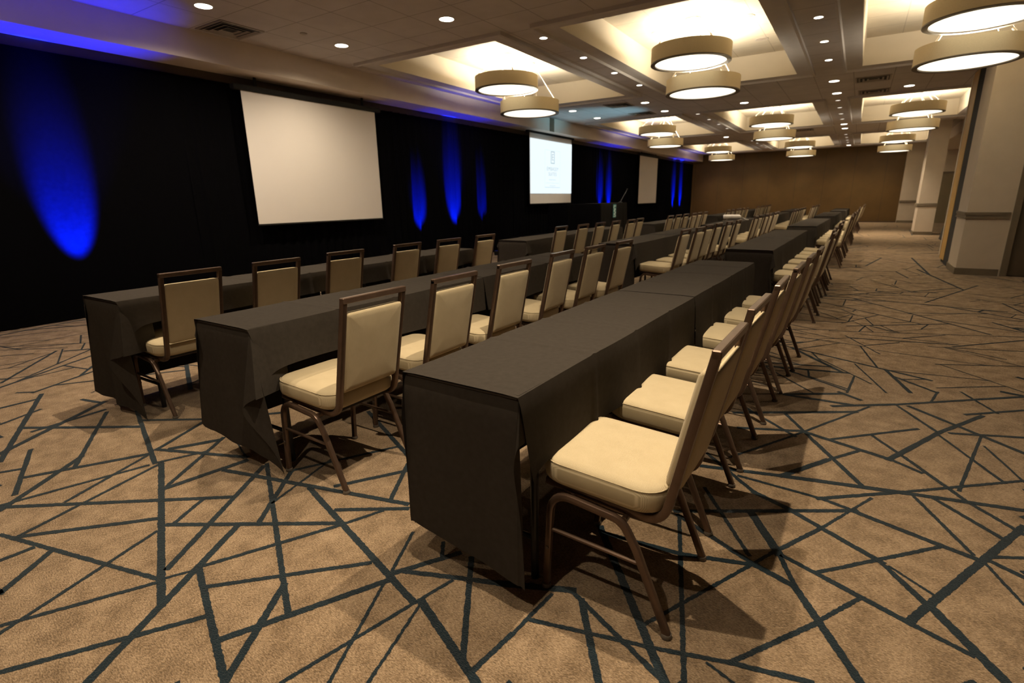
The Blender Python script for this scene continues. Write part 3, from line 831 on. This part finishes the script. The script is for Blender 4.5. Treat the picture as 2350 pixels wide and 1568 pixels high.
head_table(10.97, 'black covered head table on the riser, below the lit screen', 'head tables on the riser', M['drape'])
head_table(12.86, 'black covered head table on the riser with a small teal sign hung in front', 'head tables on the riser', M['skirt2'])
sg = MB(); sg.box(-5.494, -5.482, 13.585, 13.775, .79, 1.135, 0)
so_ = sg.build('hanging_sign', M['tealsign']); tag(so_, 'narrow teal sign with pale marks hung on the covered head table', 'sign')
sm = MB()
for z0, z1, a, b_ in ((1.08,1.105,13.60,13.76),(1.03,1.08,13.60,13.635),(.985,1.03,13.64,13.74),(.945,.985,13.62,13.70),(.90,.945,13.68,13.755),(.86,.90,13.62,13.72),(.815,.835,13.60,13.76),(.835,.86,13.725,13.76)):
    sm.box(-5.482, -5.4795, a, b_, z0, z1)
sm.build('printed_marks', M['signwhite'], so_)
mc = empty('gooseneck_microphone', (-5.62, 14.42, 1.17)); tag(mc, 'slim gooseneck microphone leaning up from the end of the head table', 'microphone')
mb = MB(); mb.lathe([(.06, 0), (.06, .012), (.03, .02), (.012, .03)], (0,0,0), 16, 0, True, True); mb.build('base', M['black'], mc)
mn = MB(); mn.sweep(smooth_path([(0,0,.02),(.02,.10,.12),(.05,.20,.24),(.07,.28,.33)], 4), prof_rect(.014, .014, .005, 1), (1,0,0)); mn.build('gooseneck', M['steel_black'], mc)
mh = MB(); mh.tube((.07,.28,.33), (.08,.315,.375), .016, 10, 0, .019); mh.build('microphone_head', M['black'], mc)

# ------------------------------------------------------------------ data projector on the middle row
pj = empty('data_projector', (-2.50, 13.62, TZ+.0075), .35)
tag(pj, 'white data projector on the black cloth of the third run, middle row', 'projector')
b = MB(); b.bevel_box(-.19, .19, -.135, .135, .016, .115, .03); b.build('housing', M['white'], pj)
ln = MB()
for q in range(1): ln.tube((-.19, .05, .066), (-.215, .05, .066), .034, 18)
ln.build('lens_barrel', M['black'], pj)
vn = MB()
for k in range(6): vn.box(.1901, .192, -.10+.03*k, -.085+.03*k, .04, .09)
vn.build('rear_vent', M['ventdark'], pj)
for a_, b_ in ((-.15,-.1),(.15,-.1),(-.15,.1),(.15,.1)):
    ft = MB(); ft.tube((a_,b_,0),(a_,b_,.02),.012,8); ft.build('foot', M['black'], pj)
cbm = MB(); cbm.sweep(smooth_path([(.19,-.05,.06),(.25,-.06,.045),(.30,-.10,.008),(.33,-.22,.006),(.30,-.34,.006)], 5), prof_rect(.010, .010, .004, 1), (0,0,1)); cbm.build('power_cord', M['white'], pj)

pl_ = bpy.data.lights.new('projector_beam', 'SPOT'); pl_.energy = 380; pl_.color = (.35, .80, 1.0); pl_.spot_size = math.radians(34); pl_.spot_blend = .9; pl_.shadow_soft_size = .02
plo = bpy.data.objects.new('projector_beam', pl_); COL.objects.link(plo); plo.location = (-2.76, 13.62, .84)
plo.rotation_euler = (Vector((-6.0, 13.4, 3.4)) - Vector((-2.76, 13.62, .84))).to_track_quat('-Z', 'Y').to_euler()

# ------------------------------------------------------------------ drum pendants
def build_pendant(zb, first):
    """origin on the coffer ceiling; zb = underside of the drum relative to it"""
    r = empty('drum_pendant'); R = .565; Hh = .22
    s = MB(); s.lathe([(R, zb), (R, zb+Hh)], n=64); s.lathe([(R-.012, zb+Hh), (R-.012, zb+.05)], n=64)
    s.lathe([(R, zb+Hh), (R-.012, zb+Hh)], n=64, smooth=False); s.build('drum_shade', M['shade'], r)
    q = MB(); q.lathe([(R+.002, zb+.012), (R+.003, zb-.004), (R-.06, zb-.004), (R-.064, zb+.02)], n=64); q.build('bottom_ring', M['rim'], r)
    d = MB(); n = 48
    d.add([(0,0,zb+.012)] + [((R-.062)*math.cos(2*PI*i/n), (R-.062)*math.sin(2*PI*i/n), zb+.012) for i in range(n)], [(0, 1+(i+1) % n, 1+i) for i in range(n)])
    d.build('diffuser', M['diffuser'], r)
    l = MB()
    l.add([(0,0,zb+Hh-.07)] + [(.30*math.cos(2*PI*i/24), .30*math.sin(2*PI*i/24), zb+Hh-.07) for i in range(24)], [(0, 1+i, 1+(i+1) % 24) for i in range(24)])
    l.build('lamp_panel', M['bulb'], r)
    c = MB(); c.lathe([(.115, 0), (.115, -.025), (.09, -.04), (.0, -.045)], n=24); c.build('canopy', M['trimwhite'], r)
    for k in range(4):
        a = PI/4 + k*PI/2
        w = MB(); w.tube((.09*math.cos(a), .09*math.sin(a), -.03), ((R-.02)*math.cos(a), (R-.02)*math.sin(a), zb+Hh), .006, 6)
        w.tube(((R-.02)*math.cos(a)*.97, (R-.02)*math.sin(a)*.97, zb+Hh-.005), ((R-.05)*math.cos(a)*.95, (R-.05)*math.sin(a)*.95, zb+Hh+.045), .013, 8)
        w.build('suspension_cable', M['cable'], r)
    return r
pu = build_pendant(3.205-ZT, True); pl = build_pendant(2.905-ZT, False); pused = {0: False, 1: False}
CN = ['beside the drape soffit', 'over the middle row', 'on the pier side']
CB = ['first', 'second', 'third']
for j, (ya, yb) in enumerate(((8.65, 9.46), (17.3, 18.2), (26.0, 26.9))):
    for i, xc in enumerate((-5.61, -2.36, .94)):
        for k, (src, yy) in enumerate(((pu, ya), (pl, yb))):
            o = src if not pused[k] else copy_tree(src)
            pused[k] = True
            o.location = (xc, yy, ZT)
            hi = 'higher' if k == 0 else 'lower'
            tag(o, f'{hi} of two lit drum pendants in the {CB[j]} ceiling coffer {CN[i]}', 'pendant lamp', 'drum pendants in the ceiling coffers')

# ------------------------------------------------------------------ downlights
def build_down(R, mat):
    r = empty('downlight')
    t = MB(); t.lathe([(R, -.0), (R*1.0, -.004), (R*1.16, -.006), (R*1.22, -.001)], n=28); t.build('trim_ring', M['trimwhite'], r)
    l = MB(); n = 24
    l.add([(0,0,-.0035)] + [(R*math.cos(2*PI*i/n), R*math.sin(2*PI*i/n), -.0035) for i in range(n)], [(0, 1+(i+1) % n, 1+i) for i in range(n)])
    l.build('lens', mat, r)
    return r
protos = {'big': build_down(.086, M['down_lit']), 'small': build_down(.050, M['down_lit']), 'dim': build_down(.050, M['down_dim']), 'off': build_down(.085, M['down_off'])}
dused = set()
def downlight(kind, x, y, z, label, power, ang=102):
    src = protos[kind]
    o = src if kind not in dused else copy_tree(src)
    dused.add(kind); o.location = (x, y, z-.001)
    tag(o, label, 'downlight', 'recessed ceiling downlights')
    if power:
        ld = bpy.data.lights.new('downlight_beam', 'SPOT'); ld.energy = power; ld.color = (1.0, .80, .56)
        ld.spot_size = math.radians(ang); ld.spot_blend = 1.0; ld.shadow_soft_size = .02
        lo = bpy.data.objects.new('downlight_beam', ld); COL.objects.link(lo); lo.location = (x, y, z-.03)
POW_B, POW_S = 225.0, 52.0
# near ceiling, ahead of the coffers
for x, y, lab in ((-6.30, 3.66, 'large lit downlight beside the square air vent by the soffit'),
                  (-6.30, 5.54, 'large lit downlight close to the soffit, ahead of the first coffer'),
                  (-4.43, 5.54, 'large lit downlight in the tiles ahead of the first coffer, away from the soffit')):
    downlight('big', x, y, ZC, lab, 160.0 if x < -6 else 170.0, 158 if x < -6 else 102)
for x, y in ((-2.55,5.54), (-.70,5.54), (1.2,5.54), (-1.0,-.4), (-3.5,.35), (-.70,2.30), (-3.86,2.30), (-.90,1.0), (-6.3,1.8)):  # unseen downlights
    downlight('big', x, y, ZC, 'large lit downlight out of view in the tiled ceiling, placed for its light', {2.30: 390.0 if x > -2 else 370.0, 1.0: 250.0, -.4: 150.0, .35: 150.0, 5.54: 90.0, 1.8: 150.0}.get(y, POW_B), 150 if x < -6 else 102)
for b_, yr in (('first', (6.89, 8.15, 9.41, 10.68)), ('second', (15.2, 16.46, 17.72, 18.95)), ('third', (23.8, 25.05, 26.3, 27.55))):
    for i, y in enumerate(yr):
        for x, nm in ((-3.86, 'middle'), (-.70, 'pier-side')):
            kind = 'small' if b_ == 'first' else 'dim'
            side = 'between the soffit-side and middle coffers' if x < -2 else 'between the middle and pier-side coffers'
            downlight(kind, x, y, ZC, f'{ORD[i]} small downlight in the {b_} strip {side}', POW_S if kind == 'small' else 16.0)
PLACE = {-6.26: 'close to the soffit', -4.42: 'under the soffit-side coffer line', -2.55: 'under the middle coffer line', -.69: 'in the strip before the pier', .57: 'on the pier side'}
for y, xs_, nm in ((12.65, (-6.26, -4.42, -.69), 'nearer the first coffers'), (14.15, (-6.26, -4.42, -2.55, -.69, .57), 'nearer the second coffers'),
                  (20.35, (-4.42, -.69, .57), 'just past the second coffers'), (21.65, (-4.42, -.69, .57), 'just before the third coffers'), (29.1, (-6.26, -4.42, -2.55, -.69, .57), 'by the brown end wall')):
    for x in xs_:
        downlight('big', x, y, ZC, f'large lit downlight {nm}, {PLACE[x]}', ((190.0 if y < 15 else 300.0) if x > .5 else 130.0) if y < 25 else 150.0)
for i, (x0, x1) in enumerate(CX):
    xc = (x0+x1)/2
    for x, y, q in ((xc-.66, 9.03, 'soffit-side front'), (xc+.64, 9.03, 'pier-side front'), (xc+.64, 10.40, 'pier-side rear')):
        downlight('off', x, y, ZT, f'unlit downlight in the first coffer {CN[i]}, {q} position', 0)

# ------------------------------------------------------------------ air vents
def build_vent():
    r = empty('air_vent'); S = .285
    f = MB()
    f.loft([round_rect(-a, a, -a, a, .006, 1, z) for a, z in ((S, 0), (S, -.008), (S-.03, -.012), (S-.03, 0))])
    f.build('frame', M['vent'], r)
    bk = MB(); bk.box(-S+.03, S-.03, -S+.03, S-.03, -.003, -.001); bk.build('dark_back', M['ventdark'], r)
    for k in range(3):
        a = S - .07 - .07*k; s = MB()
        s.loft([round_rect(-u, u, -u, u, .004, 1, z) for u, z in ((a, -.004), (a+.026, -.016), (a+.022, -.018), (a-.006, -.006))])
        s.build('louvre_ring', M['vent'], r)
    return r
v0 = build_vent()
for i, (x, y, lab) in enumerate(((-6.86, 4.28, 'square ceiling air vent beside the soffit, ahead of the coffers'), (-5.03, 12.58, 'square ceiling air vent just past the first soffit-side coffer'),
        (-5.02, 14.2, 'square ceiling air vent just before the second soffit-side coffer'), (-.06, 12.86, 'square ceiling air vent just past the first pier-side coffer'),
        (-.02, 14.4, 'square ceiling air vent just before the second pier-side coffer'), (-1.85, 21.2, 'square ceiling air vent past the second middle coffer'))):
    o = v0 if i == 0 else copy_tree(v0)
    o.location = (x, y, ZC-.0005); tag(o, lab, 'air vent', 'square ceiling vents')
sp = MB(); sp.lathe([(.045, 0), (.045, -.006), (.03, -.012), (0, -.013)], (-6.26, 4.9, ZC), 20)
tag(sp.build('sprinkler_cover', M['vent']), 'tiny round sprinkler cover between the soffit downlights', 'sprinkler')

# ------------------------------------------------------------------ dark draped stand behind the partition
ds = MB(); rr = []
for z, a in ((0, .34), (.3, .30), (.62, .25), (.66, .23)):
    rr.append([(2.42 + px, 19.3 + py, z) for px, py, _ in round_rect(-a, a, -a, a, .06, 4)])
ds.loft(rr, 0, True, True)
tag(ds.build('draped_stand', M['black']), 'black draped stand half hidden behind the tan partition leaf', 'stand')

# ------------------------------------------------------------------ blue uplights on the floor along the drapes
def uplight(y, half, power, tilt, label, spill=120, x=-7.28):
    r = empty('uplight', (x, y, 0)); tag(r, label, 'uplight', 'blue uplights along the drapes')
    b = MB(); b.lathe([(.0, 0), (.07, .0), (.075, .02), (.075, .10), (.068, .105), (.068, .09)], n=20); b.build('body', M['brass'], r)
    l = MB(); n = 20
    l.add([(0,0,.091)] + [(.067*math.cos(2*PI*i/n), .067*math.sin(2*PI*i/n), .091) for i in range(n)], [(0, 1+i, 1+(i+1) % n) for i in range(n)])
    l.build('lens', M['led'], r)
    for hf, tl, pw in ((half, tilt, power), (25, 2, spill)):
        ld = bpy.data.lights.new('uplight_beam', 'SPOT'); ld.energy = pw*(1.0 if hf == 14.5 else .8) if hf < 20 else pw*.9; ld.color = (.0, .012, 1.0) if hf < 30 else (.0, .07, 1.0)
        ld.spot_size = math.radians(hf*2); ld.spot_blend = .75 if hf < 30 else 1.0; ld.shadow_soft_size = .03
        lo = bpy.data.objects.new('uplight_beam', ld); COL.objects.link(lo); lo.location = (x, y, .13)
        dirv = Vector((-math.sin(math.radians(tl)), 0, math.cos(math.radians(tl))))
        lo.rotation_euler = dirv.to_track_quat('-Z', 'Y').to_euler()
uplight(2.50, 14.5, 20000, 22, 'blue uplight at the foot of the smooth drape', 750)
uplight(8.45, 12, 15000, 23, 'blue uplight on the floor past the large blank screen', 40)
uplight(9.62, 13, 26000, 20, 'blue uplight on the floor midway between the first two screens', 260)
uplight(10.68, 10, 8000, 20, 'dim blue uplight on the floor ahead of the lit screen', 40)
uplight(17.8, 10.5, 30000, 19, 'blue uplight behind the riser', 120)
uplight(18.6, 10.5, 38000, 19, 'blue uplight further along behind the riser', 200)
uplight(26.7, 12, 44000, 19, 'blue uplight near the brown end wall', 200)
uplight(27.95, 12, 48000, 19, 'blue uplight beside the brown end wall corner', 200)

# ------------------------------------------------------------------ world, view
w = bpy.data.worlds.new('world'); SC.world = w; w.use_nodes = True
w.node_tree.nodes['Background'].inputs[0].default_value = (.02, .016, .013, 1)
vs = SC.view_settings; vs.view_transform = 'Standard'; vs.look = 'None'; vs.exposure = 0.0; vs.gamma = 1.0; vs.use_curve_mapping = False
SC.cycles.use_denoising = True
try: SC.cycles.denoiser = 'OPENIMAGEDENOISE'
except Exception: pass
SC.cycles.max_bounces = 7; SC.cycles.diffuse_bounces = 4; SC.cycles.adaptive_threshold = .015; SC.cycles.sample_clamp_indirect = 6.0
SC.cycles.caustics_reflective = False; SC.cycles.caustics_refractive = False
